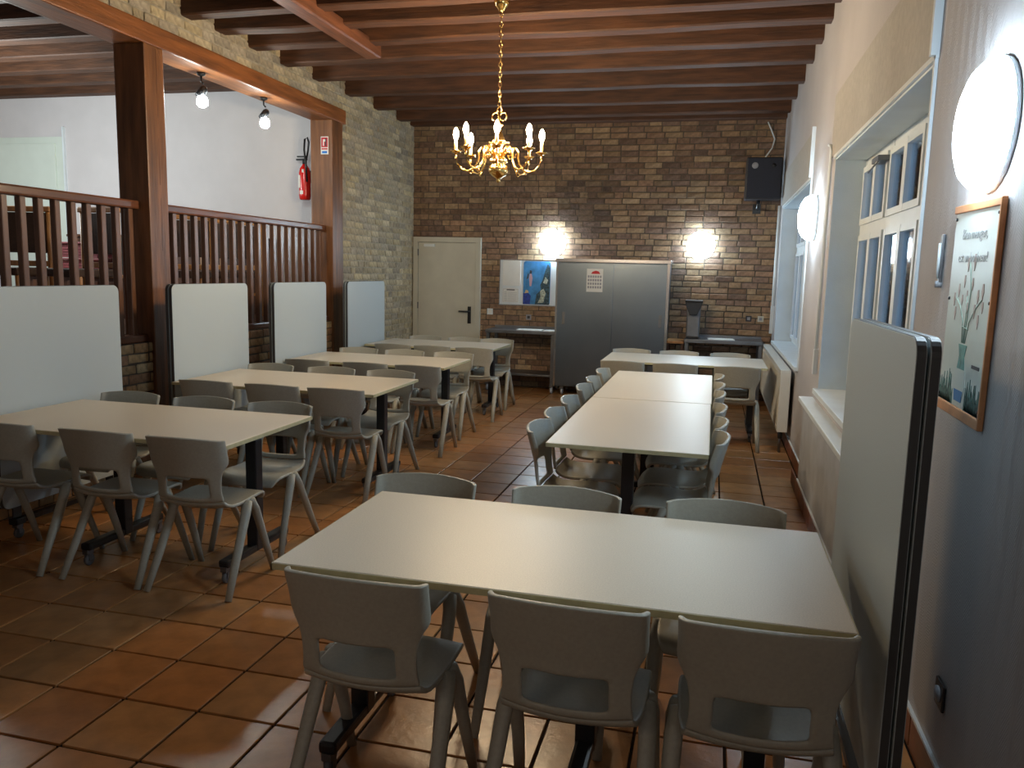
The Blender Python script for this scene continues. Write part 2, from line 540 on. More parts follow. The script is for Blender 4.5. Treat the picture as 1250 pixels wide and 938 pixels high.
def window(idx, y0, y1, z0, z1, label):
    """deep niche lined in white, casement window at its back, slatted shutters outside"""
    w = struct('window_%d' % idx, MB().box(XR - .012, y0 - .03, z1, XR + .004, y1 + .03, z1 + .022)       # white edge along the head
               .box(XR - .012, y0 - .022, z0, XR + .004, y0, z1 + .022), M_white, label, 'window')
    lin = MB()
    lin.box(XR + .001, y0 + .001, z0, XR + .36, y0 + .012, z1)
    lin.box(XR + .001, y1 - .012, z0, XR + .36, y1 - .001, z1)
    lin.box(XR + .001, y0 + .001, z1 - .012, XR + .36, y1 - .001, z1 - .001)
    lin.build('niche_lining', M_jamb, w)
    MB().box(XR - .035, y0 - .02, z0 - .005, XR + .36, y1 + .01, z0 + .032).build('window_sill', M_white, w, bevel=.005)
    X = XR + .20
    zt = 1.94
    fr = MB()
    ya, yb = y0 + .012, y1 - .012
    n = 3
    L = (yb - ya) / n
    fr.box(X, ya, z0 + .03, X + .06, yb, z0 + .08).box(X, ya, z1 - .07, X + .06, yb, z1 - .012)
    fr.box(X - .01, ya, zt - .035, X + .06, yb, zt + .035)
    for k in range(n + 1):
        yy = ya + k * L
        fr.box(X - .003, max(ya + .001, yy - .033), z0 + .034, X + .063, min(yb - .001, yy + .033), z1 - .014)
    fr.build('window_frame', M_white, w)
    for k in range(n):
        a, b = ya + k * L + .035, ya + (k + 1) * L - .035
        for lo, hi in ((z0 + .08, zt - .035), (zt + .035, z1 - .07)):
            mid = (a + b) / 2
            for c, d in ((a, mid), (mid, b)):
                s = MB()
                e = .038
                s.box(X - .022, c, lo, X + .03, c + e, hi).box(X - .022, d - e, lo, X + .03, d, hi)
                s.box(X - .021, c + e, lo, X + .029, d - e, lo + e).box(X - .021, c + e, hi - e, X + .029, d - e, hi)
                so = s.build('sash', M_white, w)
                MB().box(X + .002, c + e - .004, lo + e - .004, X + .008, d - e + .004, hi - e + .004).build('pane', M_glass, so)
    # closed slatted shutters just outside
    XS = X + .20
    for k in range(n):
        a, b = ya + k * L, ya + (k + 1) * L
        sh = MB().box(XS, a, z0, XS + .03, a + .05, z1).box(XS, b - .05, z0, XS + .03, b, z1).build('shutter', M_slat, w)
        z = z0 + .02
        sl = MB()
        while z < z1 - .02:
            sl.add([(XS, a + .05, z), (XS + .03, a + .05, z + .028), (XS + .03, b - .05, z + .028), (XS, b - .05, z),
                    (XS, a + .05, z + .006), (XS + .03, a + .05, z + .034), (XS + .03, b - .05, z + .034), (XS, b - .05, z + .006)],
                   [(0, 1, 2, 3), (7, 6, 5, 4), (0, 3, 7, 4), (1, 5, 6, 2), (0, 4, 5, 1), (3, 2, 6, 7)])
            z += .062
        s_ = sl.build('slat', M_slat, sh, recalc=False)
        s_['kind'] = 'stuff'
    return w
w1 = window(1, 3.42, 6.03, .80, 2.43, 'deep white casement window niche behind the folded table panel')
w2 = window(2, 7.42, 10.45, .80, 2.45, 'deep white window niche above the far radiator')
# catch on top of the first casement
MB().box(XR + .12, 5.15, 2.30, XR + .19, 5.35, 2.33).tube([(XR + .13, 5.2, 2.30), (XR + .13, 5.5, 2.27)], .006, 6).build('window_catch', M_steeld, w1)

def shutter_box(idx, y0, y1, z0, z1, label):
    t = struct('trim_%d' % idx, MB().box(XR - .010, y0, z0, XR + .002, y1, z1), M_band, label, 'trim')
    MB().box(XR - .03, y0 - .028, z0 - .01, XR + .002, y0, z1 + .02).build('end_strip', M_white, t)
    return t
shutter_box(1, 3.42, 6.20, 2.452, 2.88, 'grey roller box panel above the first window niche')
shutter_box(2, 7.42, 10.50, 2.472, 2.86, 'grey roller box panel above the far window niche')

# apron box and sill shelf under the first window
M_apron = mat('apron_paint', (0.42, 0.44, 0.48), 0.7, noise=6, amount=0.12, bump=0.2, bscale=150)
ap = struct('trim_3', MB().box(XR - .07, 3.4, 0.0, XR + .002, 6.2, .70), M_apron, 'grey wall apron under the first window', 'trim')
MB().box(XR - .10, 3.4, .70, XR + .002, 6.28, .735).build('shelf_board', M_white, ap, bevel=.006)

# skirting tiles along the right wall
sk = struct('baseboard_right', MB().box(XR - .012, YF, .112, XR + .001, 3.4, .122).box(XR - .012, 6.2, .112, XR + .001, YB, .122), M_white,
            'brown tiled skirting along the right wall', 'skirting')
y = 1.0
sm = MB().box(-.006, -.15, 0, .006, .15, .111).mesh('skirting_tile', M_skirt, bevel=.002, seg=1)
while y < YB - .3:
    o = bpy.data.objects.new('skirting_tile', sm)
    o.parent = sk
    xo = XR - .007 if not (3.25 < y < 6.3) else XR - .077
    o.location = (xo, y + .155, 0)
    C.objects.link(o)
    y += P
MB().box(XR - .080, 3.4, .112, XR - .069, 6.2, .122).build('skirting_bead', M_white, sk)

# ------------------------------------------------------------------ ceiling
ce = struct('ceiling', MB().box(GX - .3, YF - .3, ZC + .03, XR + .4, YB + .3, ZC + .15), M_board, 'dark board ceiling over heavy joists', 'ceiling')
bmesh_board = MB().box(-.095, YF, 0, .095, YB, .03).mesh('ceiling_board', M_board, bevel=.004, seg=1)
x = XL + .1
while x < XR:
    o = bpy.data.objects.new('ceiling_board', bmesh_board)
    o.parent = ce
    o.location = (x, 0, ZC)
    C.objects.link(o)
    x += .2
ys = [10.40, 9.65, 8.88, 8.10, 7.45, 6.90, 6.40, 5.95, 5.45, 4.95, 4.45, 3.95, 3.4, 2.8, 2.2, 1.6, 1.0, .4, -.2, -.8, -1.4, -2.0]
for k, yf in enumerate(ys):
    rnd = random.Random(k)
    mb = MB()
    nseg = 7
    x0, x1 = XL - .02, XR + .02
    vs = []
    for i in range(nseg + 1):
        xx = x0 + (x1 - x0) * i / nseg
        w = .155 + rnd.uniform(-.008, .008)
        dz = rnd.uniform(-.008, .008)
        dy = rnd.uniform(-.006, .006)
        vs += [(xx, yf - w + dy, ZJ + dz), (xx, yf + dy, ZJ + dz), (xx, yf + dy, ZC + .005), (xx, yf - w + dy, ZC + .005)]
    fs = []
    for i in range(nseg):
        a = i * 4
        for c in range(4):
            fs.append((a + c, a + (c + 1) % 4, a + 4 + (c + 1) % 4, a + 4 + c))
    fs += [(0, 3, 2, 1), tuple(nseg * 4 + c for c in range(4))]
    mb.add(vs, fs)
    mb.build('joist', M_joist, ce, bevel=.012, seg=1)
MB().box(XL - .01, YB - .16, ZJ + .02, XR + .01, YB - .01, ZC).build('joist', M_joist, ce, bevel=.01, seg=1)
# trimmer beam running lengthwise under the joists
tb = MB().box(-3.17, YF, 3.475, -3.02, 7.02, 3.60).build('trimmer_beam', M_joisty, ce, bevel=.012, seg=1)

# ------------------------------------------------------------------ timber frame of the gallery
fr = thing('gallery_frame', 'brown timber beam and posts framing the raised gallery opening', 'beam', (XL, 5, 0))
def rel(mb_box):
    return mb_box
fb = MB().box(-.24, YF - 5, 3.212, .035, 8.68 - 5, 3.368).build('top_beam', M_beam, fr, bevel=.012)
def post(y0, y1):
    o = MB().box(-.235, y0 - 5, 0.0, .03, y1 - 5, 3.215).build('post', M_post, fr, bevel=.010)
    # long drying cracks
    c = MB()
    for zz, l in ((2.7, .5), (2.2, .35), (1.7, .4)):
        c.box(.0305, (y0 + y1) / 2 - 5 + .02, zz, .031, (y0 + y1) / 2 - 5 + .024, zz + l)
    c.build('crack', M_darkwood, o)
post(5.32, 5.54)
post(8.34, 8.60)
post(1.6, 1.82)

def balustrade(y0, y1, label):
    b = thing('balustrade', label, 'railing', (XL - .10, (y0 + y1) / 2, 1.0))
    h = (y1 - y0) / 2
    MB().box(-.045, -h, 1.005, .05, h, 1.07).build('handrail', M_rail, b, bevel=.014)
    MB().box(-.06, -h, 0.002, .08, h, .055).build('base_rail', M_rail, b, bevel=.008)
    n = max(2, int(round((y1 - y0) / .1415)))
    bm_ = MB().box(-.023, -.023, .05, .023, .023, 1.012).mesh('baluster', M_balu, bevel=.004, seg=1)
    for i in range(n):
        o = bpy.data.objects.new('baluster', bm_)
        o.parent = b
        o.location = (0, -h + (i + .5) * (y1 - y0) / n, 0)
        C.objects.link(o)
balustrade(1.83, 5.315, 'brown wooden balustrade left of the thick timber post')
balustrade(5.545, 8.335, 'glossy brown wooden balustrade between the two timber posts')

# ------------------------------------------------------------------ the gallery behind
gw = struct('wall_gallery_end', MB().box(GX, GY, 0, XL - .22, GY + .2, 3.9), M_plaster, 'white plaster end wall of the gallery', 'wall')
struct('wall_gallery_side', MB().box(GX - .2, YF, 0, GX, GY + .2, 3.9), M_plaster, 'white plaster side wall of the gallery', 'wall')
struct('floor_gallery', MB().box(GX, YF, GF - .12, XL - .245, GY, GF), M_darkwood, 'raised gallery floor', 'floor')
gc = struct('ceiling_gallery', MB().box(GX, YF, 3.79, XL - .245, GY, 3.825), M_board, 'dark timber gallery ceiling', 'ceiling')
for k in range(15):
    yy = GY - .02 - k * .52
    MB().box(GX, yy - .16, 3.60, XL - .245, yy, 3.79).build('gallery_joist', M_joist, gc, bevel=.01, seg=1)
gd = struct('door_2', MB().box(-9.02, GY - .03, GF, -7.96, GY + .01, 3.13), M_gdoor, 'pale door in the gallery end wall', 'door')
MB().box(-8.92, GY - .045, GF + .02, -8.06, GY - .03, 3.05).build('door_leaf', M_gdoor, gd, bevel=.004)
MB().box(-7.955, GY - .035, GF, -7.935, GY + .01, 3.25).build('pipe', M_white, gd)

# track spots under the beam
def spot(y, label):
    s = thing('ceiling_spotlight', label, 'spotlight', (XL - .12, y, 3.212))
    MB().lathe([(.035, 0), (.035, -.02), (.012, -.03)], n=14).build('base', M_black, s)
    MB().tube([(0, 0, -.03), (0, 0, -.07), (.02, 0, -.09)], .008, 8).build('arm', M_black, s)
    h = MB().lathe([(.02, .05), (.032, .03), (.036, -.05)], n=16).build('spot_head', M_black, s)
    h.location = (.02, -.02, -.16)
    h.rotation_euler = (-.5, .35, 0)
    d = MB().lathe([(.001, .035), (.034, .02), (.046, -.01), (.044, -.045), (.025, -.065), (.001, -.07)], n=16).build('bulb', M_spotl, s)
    d.location = (.03, -.035, -.225)
spot(6.22, 'lit spotlight under the gallery beam, the one nearer the thick post')
spot(7.20, 'lit spotlight under the gallery beam, the one nearer the fire extinguisher')

# fire extinguisher + sign
fe = thing('fire_extinguisher', 'red fire extinguisher hung beside the far timber post', 'extinguisher', (-4.60, GY - .11, 2.36))
MB().lathe([(.05, 0), (.062, .012), (.066, .05), (.066, .30), (.055, .35), (.03, .385), (.022, .40)], n=20).build('cylinder', M_red, fe)
MB().lathe([(.025, .40), (.028, .43), (.018, .45)], n=12).box(-.10, -.014, .44, .03, .014, .46).box(-.09, -.012, .475, .02, .012, .49).build('valve_handle', M_black, fe)
MB().tube([(.02, 0, .45), (.045, 0, .55), (.055, 0, .64), (.04, -.01, .69), (.015, -.02, .67), (.012, -.03, .55), (.04, -.05, .40), (.055, -.055, .2)], .011, 8).build('hose', M_black, fe)
MB().box(-.03, -.068, .06, .012, -.058, .10).box(-.045, -.066, .13, -.025, -.052, .27).box(.0, -.069, .30, .022, -.055, .335).build('label_patch', M_paper, fe)['kind'] = 'stuff'
MB().box(-.02, .066, .2, .02, .11, .34).build('bracket', M_black, fe)
sg = thing('fire_sign', 'small red and white fire extinguisher sign on the far timber post', 'sign', (-4.26, 8.337, 2.86))
MB().box(-.045, -.004, -.02, .045, 0, .17).build('plate', M_paper, sg)
MB().box(-.038, -.006, .055, .038, -.004, .16).build('red_field', M_redp, sg)
MB().box(-.018, -.0075, .07, -.006, -.006, .14).box(-.006, -.0075, .115, .012, -.006, .14).build('extinguisher_symbol', M_paper, sg)
MB().box(.008, -.0075, .065, .024, -.006, .15).build('flame_symbol', M_darkp, sg)
MB().box(-.036, -.006, .03, .036, -.004, .045).build('red_bar', M_redp, sg)
MB().box(-.03, -.006, -.01, .03, -.004, .015).build('blue_bar', M_bluep, sg)

# ------------------------------------------------------------------ gallery furniture glimpsed through the balusters
def high_chair():
    t = thing('upholstered_chair', '', 'chair')
    MB().box(-.19, .0, .62, .19, .045, .98).build('backrest', M_uphol, t, bevel=.01)
    MB().box(-.235, -.005, .985, .235, .05, 1.035).build('top_rail', M_lightwood, t, bevel=.012)
    MB().box(-.195, .0, .50, .195, .04, .55).build('lower_rail', M_lightwood, t, bevel=.008)
    MB().box(-.21, -.42, .42, .21, .02, .49).build('seat', M_uphol, t, bevel=.015)
    lg = MB().tube([(0, 0, 0), (0, 0, .45), (0, .005, .99)], .020, 6)
    for s in (-1, 1):
        lg.build('leg', M_lightwood, t, loc=(s * .205, .02, 0))
        MB().tube([(s * .19, -.39, 0), (s * .19, -.39, .43)], .02, 6).build('leg', M_lightwood, t)
    MB().box(-.19, -.01, .22, .19, .01, .25).build('stretcher', M_lightwood, t)
    return t
hc = high_chair()
spots_ = [(-6.05, 6.05, .15, 'dark upholstered gallery chair nearest the picture edge behind the balusters'),
          (-5.32, 6.10, -.1, 'dark upholstered gallery chair just before the thick timber post'),
          (-5.05, 7.00, .4, 'gallery chair with honey wood rail just beyond the thick timber post'),
          (-5.05, 7.52, .2, 'gallery chair with honey wood rail, second beyond the thick timber post'),
          (-5.05, 7.9, .5, 'gallery chair with honey wood rail closest to the fire extinguisher')]
for i, (x, y, a, lab) in enumerate(spots_):
    o = hc if i == 0 else copy_tree(hc)
    o.location = (x, y, GF)
    o.rotation_euler = (0, 0, a)
    tag(o, lab, 'chair', 'gallery chairs')
gs = thing('low_cupboard', 'low dark wooden cupboard in the gallery carrying the maroon baskets', 'cupboard', (-6.2, 7.0, GF))
MB().box(-.55, -.25, 0, .75, .25, .40).build('cabinet_body', M_darkwood, gs, bevel=.01)
MB().box(-.58, -.28, .40, .78, .28, .43).build('cabinet_top', M_lightwood, gs, bevel=.008)
for s in (-.3, .12, .54):
    MB().box(s - .19, -.262, .04, s + .17, -.25, .36).build('cabinet_door', M_darkwood, gs, bevel=.005)
def basket(x, y, z, lab):
    b = thing('woven_basket', lab, 'basket', (x, y, z), 0, 'maroon baskets in the gallery')
    mb = MB()
    for r in range(5):
        mb.box(-.22 - r * .003, -.15, r * .028, .22 + r * .003, .15, r * .028 + .022)
    mb.box(-.21, -.14, 0, .21, .14, .13)
    mb.build('weave', M_wicker, b)
    MB().box(-.245, -.165, .135, .245, .165, .155).build('rim', M_wicker, b, bevel=.006)
basket(-6.20, 6.98, GF + .43, 'maroon woven basket on the gallery cupboard, lower one of its stack')
basket(-6.20, 6.98, GF + .59, 'maroon woven basket on the gallery cupboard, upper one of its stack')
tc_ = thing('storage_crate', 'dark teal plastic crate in the gallery right before the thick post', 'crate', (-5.58, 6.95, GF + .43))
MB().box(-.14, -.15, 0, .14, .15, .36).build('crate_body', M_teal, tc_, bevel=.01)
for k in range(3):
    MB().box(-.15, -.16, .08 + k * .12, .15, .16, .10 + k * .12).build('rim', M_teal, tc_, bevel=.004)
sb = thing('sideboard', 'dark wooden sideboard in the gallery behind the glossy balustrade', 'sideboard', (-6.15, 8.33, GF))
MB().box(-1.3, -.22, 0, 1.05, .24, .84).build('cabinet_body', M_darkwood, sb, bevel=.01)
MB().box(-1.34, -.26, .84, 1.09, .27, .87).build('cabinet_top', M_darkwood, sb, bevel=.008)
for k in range(4):
    MB().box(-1.24 + k * .57, -.236, .06, -.74 + k * .57, -.22, .78).build('cabinet_door', M_darkwood, sb, bevel=.006)

# ------------------------------------------------------------------ back wall: door, board, lamps, speaker, sockets
d1 = struct('door_1', MB().box(-4.18, YB - .05, 0, -4.11, YB + .001, 1.989).box(-3.25, YB - .05, 0, -3.18, YB + .001, 1.989).box(-4.18, YB - .05, 1.99, -3.18, YB, 2.06),
            M_doorp, 'cream painted door in the corner of the brick walls', 'door')
MB().box(-4.105, YB - .035, .01, -3.255, YB - .005, 1.985).build('door_leaf', M_doorp, d1, bevel=.004)
hd = MB().box(-3.36, YB - .045, .86, -3.31, YB - .034, 1.10).build('door_handle', M_black, d1, bevel=.004)
MB().tube([(-3.335, YB - .045, 1.03), (-3.335, YB - .085, 1.03)], .011, 8).tube([(-3.335, YB - .08, 1.03), (-3.48, YB - .08, 1.03)], .012, 8).build('lever', M_black, hd)
MB().box(-4.02, YB - .055, 1.925, -3.86, YB - .035, 1.965).build('door_closer', M_white, d1, bevel=.004)
for z in (.25, 1.05, 1.8):
    MB().tube([(-4.108, YB - .045, z), (-4.108, YB - .045, z + .09)], .009, 6).build('hinge', M_steeld, d1)

gm = MB().lathe([(.0005, 0), (.05, -.004), (.10, -.018), (.14, -.042), (.168, -.075), (.178, -.105)][::-1][::-1], n=28).mesh('opal_glass', M_globe)
def globe(loc, label, axis, grp='opal wall globes'):
    """flat opal dome on a round wall plate; local +z points into the room"""
    t = thing('wall_globe_lamp', label, 'lamp', loc, 0, grp)
    o = MB().lathe([(.181, .020), (.180, .040), (.170, .070), (.15, .098), (.115, .118), (.07, .131), (.03, .136), (.0005, .137)], n=28).build('opal_glass', M_globe, t)
    p = MB().lathe([(.180, 0), (.183, .016), (.181, .022), (.170, .023)], n=28).build('wall_plate', M_white, t)
    rot = {'Y': (PI / 2, 0, 0), 'X': (0, -PI / 2, 0)}[axis]
    o.rotation_euler = rot
    p.rotation_euler = rot
    return t
globe((-2.17, YB, 2.0), 'lit round wall globe above the notice board on the brick wall', 'Y')
globe((-.20, YB, 2.0), 'lit round wall globe on the brick wall beyond the steel cabinet, near the speaker', 'Y')
g3 = globe((XR, 2.635, 2.055), 'large lit round wall globe above the flower poster', 'X')
for ch in g3.children: ch.scale = (1.04, 1.04, .72)
globe((XR, 6.93, 2.09), 'lit round wall globe between the two window niches', 'X')

nb = thing('notice_board', 'white notice board with papers left of the steel cabinet', 'board', (-2.49, YB, 1.15))
MB().box(-.41, -.02, 0, .40, 0, .61).build('board_panel', M_white, nb, bevel=.004)
MB().box(-.42, -.026, -.012, .41, -.002, 0).box(-.42, -.026, .61, .41, -.002, .622).box(-.42, -.026, 0, -.41, -.002, .61).box(.40, -.026, 0, .41, -.002, .61).build('board_frame', M_chrome, nb)
wp = tag(MB().prism(rounded_rect(-2.86, 1.41, -2.61, 1.76, .02), 'Y', YB - .030, YB - .021).build('paper_sheet', M_paper), 'pale blank sheet pinned at the top of the notice board', 'paper', 'sheets on the notice board')
no = thing('timetable_sheet', 'small framed timetable sheet low on the notice board', 'paper', (-2.745, YB - .021, 1.18), 0, 'sheets on the notice board')
MB().box(-.115, -.004, 0, .115, 0, .19).build('sheet', M_paper, no)
MB().box(-.108, -.005, .006, .108, -.0038, .009).box(-.108, -.005, .181, .108, -.0038, .184).box(-.108, -.005, .006, -.105, -.0038, .184).box(.105, -.005, .006, .108, -.0038, .184).build('border_line', M_greyp, no)
MB().box(-.055, -.006, .165, .06, -.004, .178).build('heading_bar', M_darkp, no)
mb = MB()
for k in range(6):
    mb.box(-.09, -.006, .025 + k * .022, -.05, -.004, .030 + k * .022)
    mb.box(-.04, -.006, .025 + k * .022, .09, -.004, .029 + k * .022)
mb.build('text_line', M_greyp, no)['kind'] = 'stuff'
# blue underwater poster
M_sea = mat('underwater_print', (0.05, 0.24, 0.52), 0.4, noise=9, amount=0.35)
M_reef = mat('reef_print', (0.03, 0.07, 0.09), 0.5, noise=40, amount=0.9)
M_coral = mat('coral_print', (0.42, 0.46, 0.38), 0.5, noise=60, amount=0.6)
M_skin = mat('pink_print', (0.55, 0.36, 0.42), 0.5)
M_yel = mat('yellow_print', (0.6, 0.42, 0.2), 0.5)
M_dblue = mat('deep_blue_print', (0.02, 0.05, 0.3), 0.5, noise=30, amount=0.4)
up_ = thing('underwater_poster', 'blue underwater poster with a diver and a dark reef', 'poster', (-2.375, YB - .021, 1.16))
MB().prism(rounded_rect(-.19, 0, .19, .59, .03), 'Y', -.004, 0).build('sheet', M_sea, up_)
MB().prism([(-.02, 0), (.18, 0), (.185, .5), (.15, .56), (.11, .44), (.08, .33), (.05, .27), (.06, .2), (0, .14)], 'Y', -.0055, -.004).build('reef_shape', M_reef, up_)
MB().prism([(.02, .02), (.1, .03), (.13, .16), (.10, .22), (.05, .19), (.06, .11)], 'Y', -.007, -.0055).prism([(.09, .3), (.14, .28), (.16, .34), (.12, .38)], 'Y', -.007, -.0055).build('coral_shape', M_coral, up_)
MB().prism([(-.19, 0), (-.09, 0), (-.08, .12), (-.12, .16), (-.19, .15)], 'Y', -.0055, -.004).build('fish_shape', M_dblue, up_)
MB().prism([(-.17, .15), (-.11, .16), (-.12, .19), (-.15, .2)], 'Y', -.006, -.004).build('sponge_shape', M_yel, up_)
MB().prism([(-.10, .25), (-.075, .25), (-.06, .36), (-.075, .42), (-.10, .42), (-.11, .36)], 'Y', -.0055, -.004).build('diver_shape', M_skin, up_)
MB().prism([(-.105, .42), (-.075, .42), (-.07, .46), (-.10, .47)], 'Y', -.0055, -.004).prism([(-.145, .34), (-.12, .36), (-.115, .42), (-.13, .42)], 'Y', -.0055, -.004).build('diver_gear', M_darkp, up_)

# light switch and sockets
def wallbox(name, x, z, w, label, m1, m2, cat='switch', grp=None):
    t = thing(name, label, cat, (x, YB, z), 0, grp)
    MB().box(-w / 2, -.014, -w / 2, w / 2, -.002, w / 2).build('plate', m1, t, bevel=.004)
    MB().box(-w / 4, -.018, -w / 4, w / 4, -.014, w / 4).build('insert', m2, t, bevel=.002)
wallbox('light_switch', -3.04, 1.04, .085, 'white light switch between the cream door and the notice board', M_white, M_paper)
wallbox('wall_socket', -2.48, .98, .075, 'small grey socket below the notice board', M_greyp, M_darkp, 'socket')
wallbox('wall_socket', .46, 1.07, .075, 'dark wall socket above the steel side table, left of the pale one', M_darkp, M_greyp, 'socket')
wallbox('wall_socket', .61, 1.07, .075, 'pale wall socket nearest the window corner', M_doorp, M_greyp, 'socket')
rs = thing('wall_socket', 'black socket low on the right wall beside the folded table panel', 'socket', (XR, 2.59, .34))
MB().box(-.012, -.042, -.042, -.002, .042, .042).build('plate', M_black, rs, bevel=.004)
MB().lathe([(.026, -.018), (.026, -.010)], axis='X', n=14).build('insert', M_greyp, rs)

# loudspeaker
sp_ = thing('loudspeaker', 'dark blue-black loudspeaker on a bracket high in the right corner', 'speaker', (.50, 10.56, 2.55))
MB().box(-.20, -.16, 0, .22, .12, .50).build('speaker_cabinet', M_blackpl, sp_, bevel=.015)
MB().box(-.185, -.168, .015, .205, -.158, .485).build('speaker_grille', M_spk, sp_)
MB().lathe([(.035, -.176), (.038, -.172), (.038, -.166)], c=(-.10, 0, .40), axis='Y', n=20).build('tweeter_ring', M_greyp, sp_)
MB().lathe([(.025, -.172), (.025, -.166)], c=(.12, 0, .40), axis='Y', n=16).build('port_hole', M_black, sp_)
MB().tube([(-.03, .0, 0), (-.03, 0, -.10)], .022, 10).tube([(-.03, 0, -.08), (-.03, .31, -.08)], .018, 8).box(-.08, .32, -.14, .02, .336, -.02).build('wall_bracket', M_black, sp_)
tag(MB().tube([(.52, 10.60, 3.07), (.60, 10.72, 3.2), (.63, 10.8, 3.32), (.58, 10.84, 3.45), (.54, 10.86, 3.54)], .009, 6).build('speaker_cable', M_white), 'pale cable rising from the loudspeaker to the joists', 'cable')
tag(MB().tube([(XR - .016, 6.16, .99), (XR - .016, 6.16, 2.50), (XR - .016, 6.20, 2.54), (XR - .016, 6.3, 2.56)], .011, 8).box(XR - .03, 6.14, .92, XR - .002, 6.18, 1.10).build('cable_conduit', M_white), 'white cable conduit on the wall beside the first window niche', 'conduit')
tag(MB().tube([(XR - .02, 10.72, .95), (XR - .02, 10.72, 2.5)], .022, 8).box(XR - .045, 10.69, .9, XR - .002, 10.75, 1.25).build('cable_conduit', M_white), 'thick white conduit in the corner beside the far window niche', 'conduit')

# ------------------------------------------------------------------ steel furniture
cb = thing('steel_cabinet', 'tall stainless steel cabinet with two sliding doors and a calendar', 'cabinet', (-1.27, 10.6, 0))
MB().box(-.71, -.26, .12, .71, .27, 1.78).build('cabinet_body', M_steel, cb, bevel=.006)
MB().box(-.735, -.30, 1.745, .735, .28, 1.79).build('cabinet_top', M_chrome, cb, bevel=.004)
for s, x0, x1, y in ((0, -.70, .02, -.285), (1, -.015, .69, -.272)):
    dr = MB().box(x0, y - .012, .15, x1, y + .008, 1.735).build('sliding_door', M_steel, cb, bevel=.003)
    hx = x0 + .09 if s == 0 else x1 - .06
    MB().box(hx - .02, y - .016, .94, hx + .02, y - .012, 1.10).build('recessed_handle', M_steeld, dr, bevel=.004)
for a, b in ((-.725, -.70), (.69, .725)):
    MB().box(a, -.298, .12, b, -.26, 1.745).build('door_channel', M_chrome, cb)
def castor(parent, x, y, s=1.0, mat_w=M_whgrey):
    c = MB().box(x - .022 * s, y - .03 * s, .085 * s, x + .022 * s, y + .03 * s, .12 * s).box(x - .022 * s, y - .012 * s, .04 * s, x - .017 * s, y + .022 * s, .09 * s).box(x + .017 * s, y - .012 * s, .04 * s, x + .022 * s, y + .022 * s, .09 * s).build('castor', M_steeld, parent)
    MB().lathe([(.036 * s, -.014 * s), (.042 * s, -.010 * s), (.042 * s, .010 * s), (.036 * s, .014 * s)], c=(x, y + .005, .042 * s), axis='X', n=16).build('castor_wheel', mat_w, c)
    return c
for x in (-.62, .62):
    for y in (-.2, .2):
        castor(cb, x, y, 1.0)
cal = thing('calendar_sheet', 'printed calendar sheet stuck on the left door of the steel cabinet', 'calendar', (-1.49, 10.6 - .298, 1.37))
MB().box(-.105, -.003, 0, .105, 0, .295).build('sheet', M_paper, cal)
MB().prism([(-.05, .23), (.07, .23), (.05, .262), (.01, .272), (-.03, .258)], 'Y', -.0045, -.003).build('red_picture', M_redp, cal)
mb = MB()
for r in range(4):
    for c in range(6):
        mb.box(-.09 + c * .031, -.0045, .045 + r * .045, -.068 + c * .031, -.003, .075 + r * .045)
mb.build('calendar_grid', M_greyp, cal)['kind'] = 'stuff'

def steel_table(x0, x1, y0, y1, h, label, shelf=True):
    t = thing('steel_table', label, 'table', ((x0 + x1) / 2, (y0 + y1) / 2, 0))
    w, d = (x1 - x0) / 2, (y1 - y0) / 2
    MB().box(-w, -d, h - .045, w, d, h).build('steel_top', M_steeld, t, bevel=.005)
    MB().box(-w, d - .015, h, w, d, h + .03).build('upstand', M_steeld, t)
    if shelf:
        MB().box(-w + .03, -d + .03, .22, w - .03, d - .03, .25).build('lower_shelf', M_steeld, t, bevel=.004)
    for a in (-1, 1):
        for b in (-1, 1):
            MB().box(a * (w - .03) - .02, b * (d - .04) - .02, .11, a * (w - .03) + .02, b * (d - .04) + .02, h - .04).build('leg', M_steeld, t)
            castor(t, a * (w - .03), b * (d - .04), 1.05)
    return t
steel_table(-2.95, -2.0, 10.35, 10.86, .83, 'dull steel side table with castors left of the steel cabinet')
steel_table(-.33, .63, 10.35, 10.86, .81, 'dull steel side table under the window corner, right of the coffee machine')
def sheet(x, y, z, w, d, a, label):
    o = MB().box(-w / 2, -d / 2, 0, w / 2, d / 2, .008).build('paper_sheet', M_paper)
    o.location = (x, y, z + .001)
    o.rotation_euler = (0, 0, a)
    return tag(o, label, 'paper', 'papers lying on the steel tables')
sheet(-2.36, 10.50, .83, .34, .22, .03, 'white papers lying on the steel table left of the cabinet, the longer sheet')
sheet(-2.09, 10.48, .83, .15, .2, -.05, 'white papers lying on the steel table left of the cabinet, against the cabinet side')
sheet(.12, 10.52, .81, .32, .22, .1, 'white papers lying on the steel table beneath the pale socket')
wt = thing('wooden_stand', 'small wooden stand carrying the coffee machine beside the steel cabinet', 'stand', (-.36, 10.70, 0))
wt.location = (-.345 - .10, 10.62, 0)
MB().box(-.11, -.23, .745, .11, .22, .775).build('stand_top', M_lightwood, wt, bevel=.004)
for a in (-.09, .09):
    for b in (-.2, .19):
        MB().box(a - .015, b - .015, 0, a + .015, b + .015, .745).build('leg', M_darkwood, wt)
cm = thing('coffee_machine', 'grey coffee machine with a black spout on the steel side table', 'appliance', (-.235, 10.60, .812))
MB().box(-.085, -.10, 0, .085, .14, .44).build('machine_body', M_steeld, cm, bevel=.02)
MB().prism([(-.11, .46), (.11, .46), (.09, .40), (.045, .30), (-.045, .30), (-.09, .40)], 'Y', -.19, .12).build('black_head', M_blackpl, cm, bevel=.008)
MB().box(-.11, -.18, .46, .11, .14, .485).build('lid', M_black, cm, bevel=.008)
MB().box(-.075, -.18, 0, .075, -.08, .03).build('drip_tray', M_black, cm, bevel=.005)

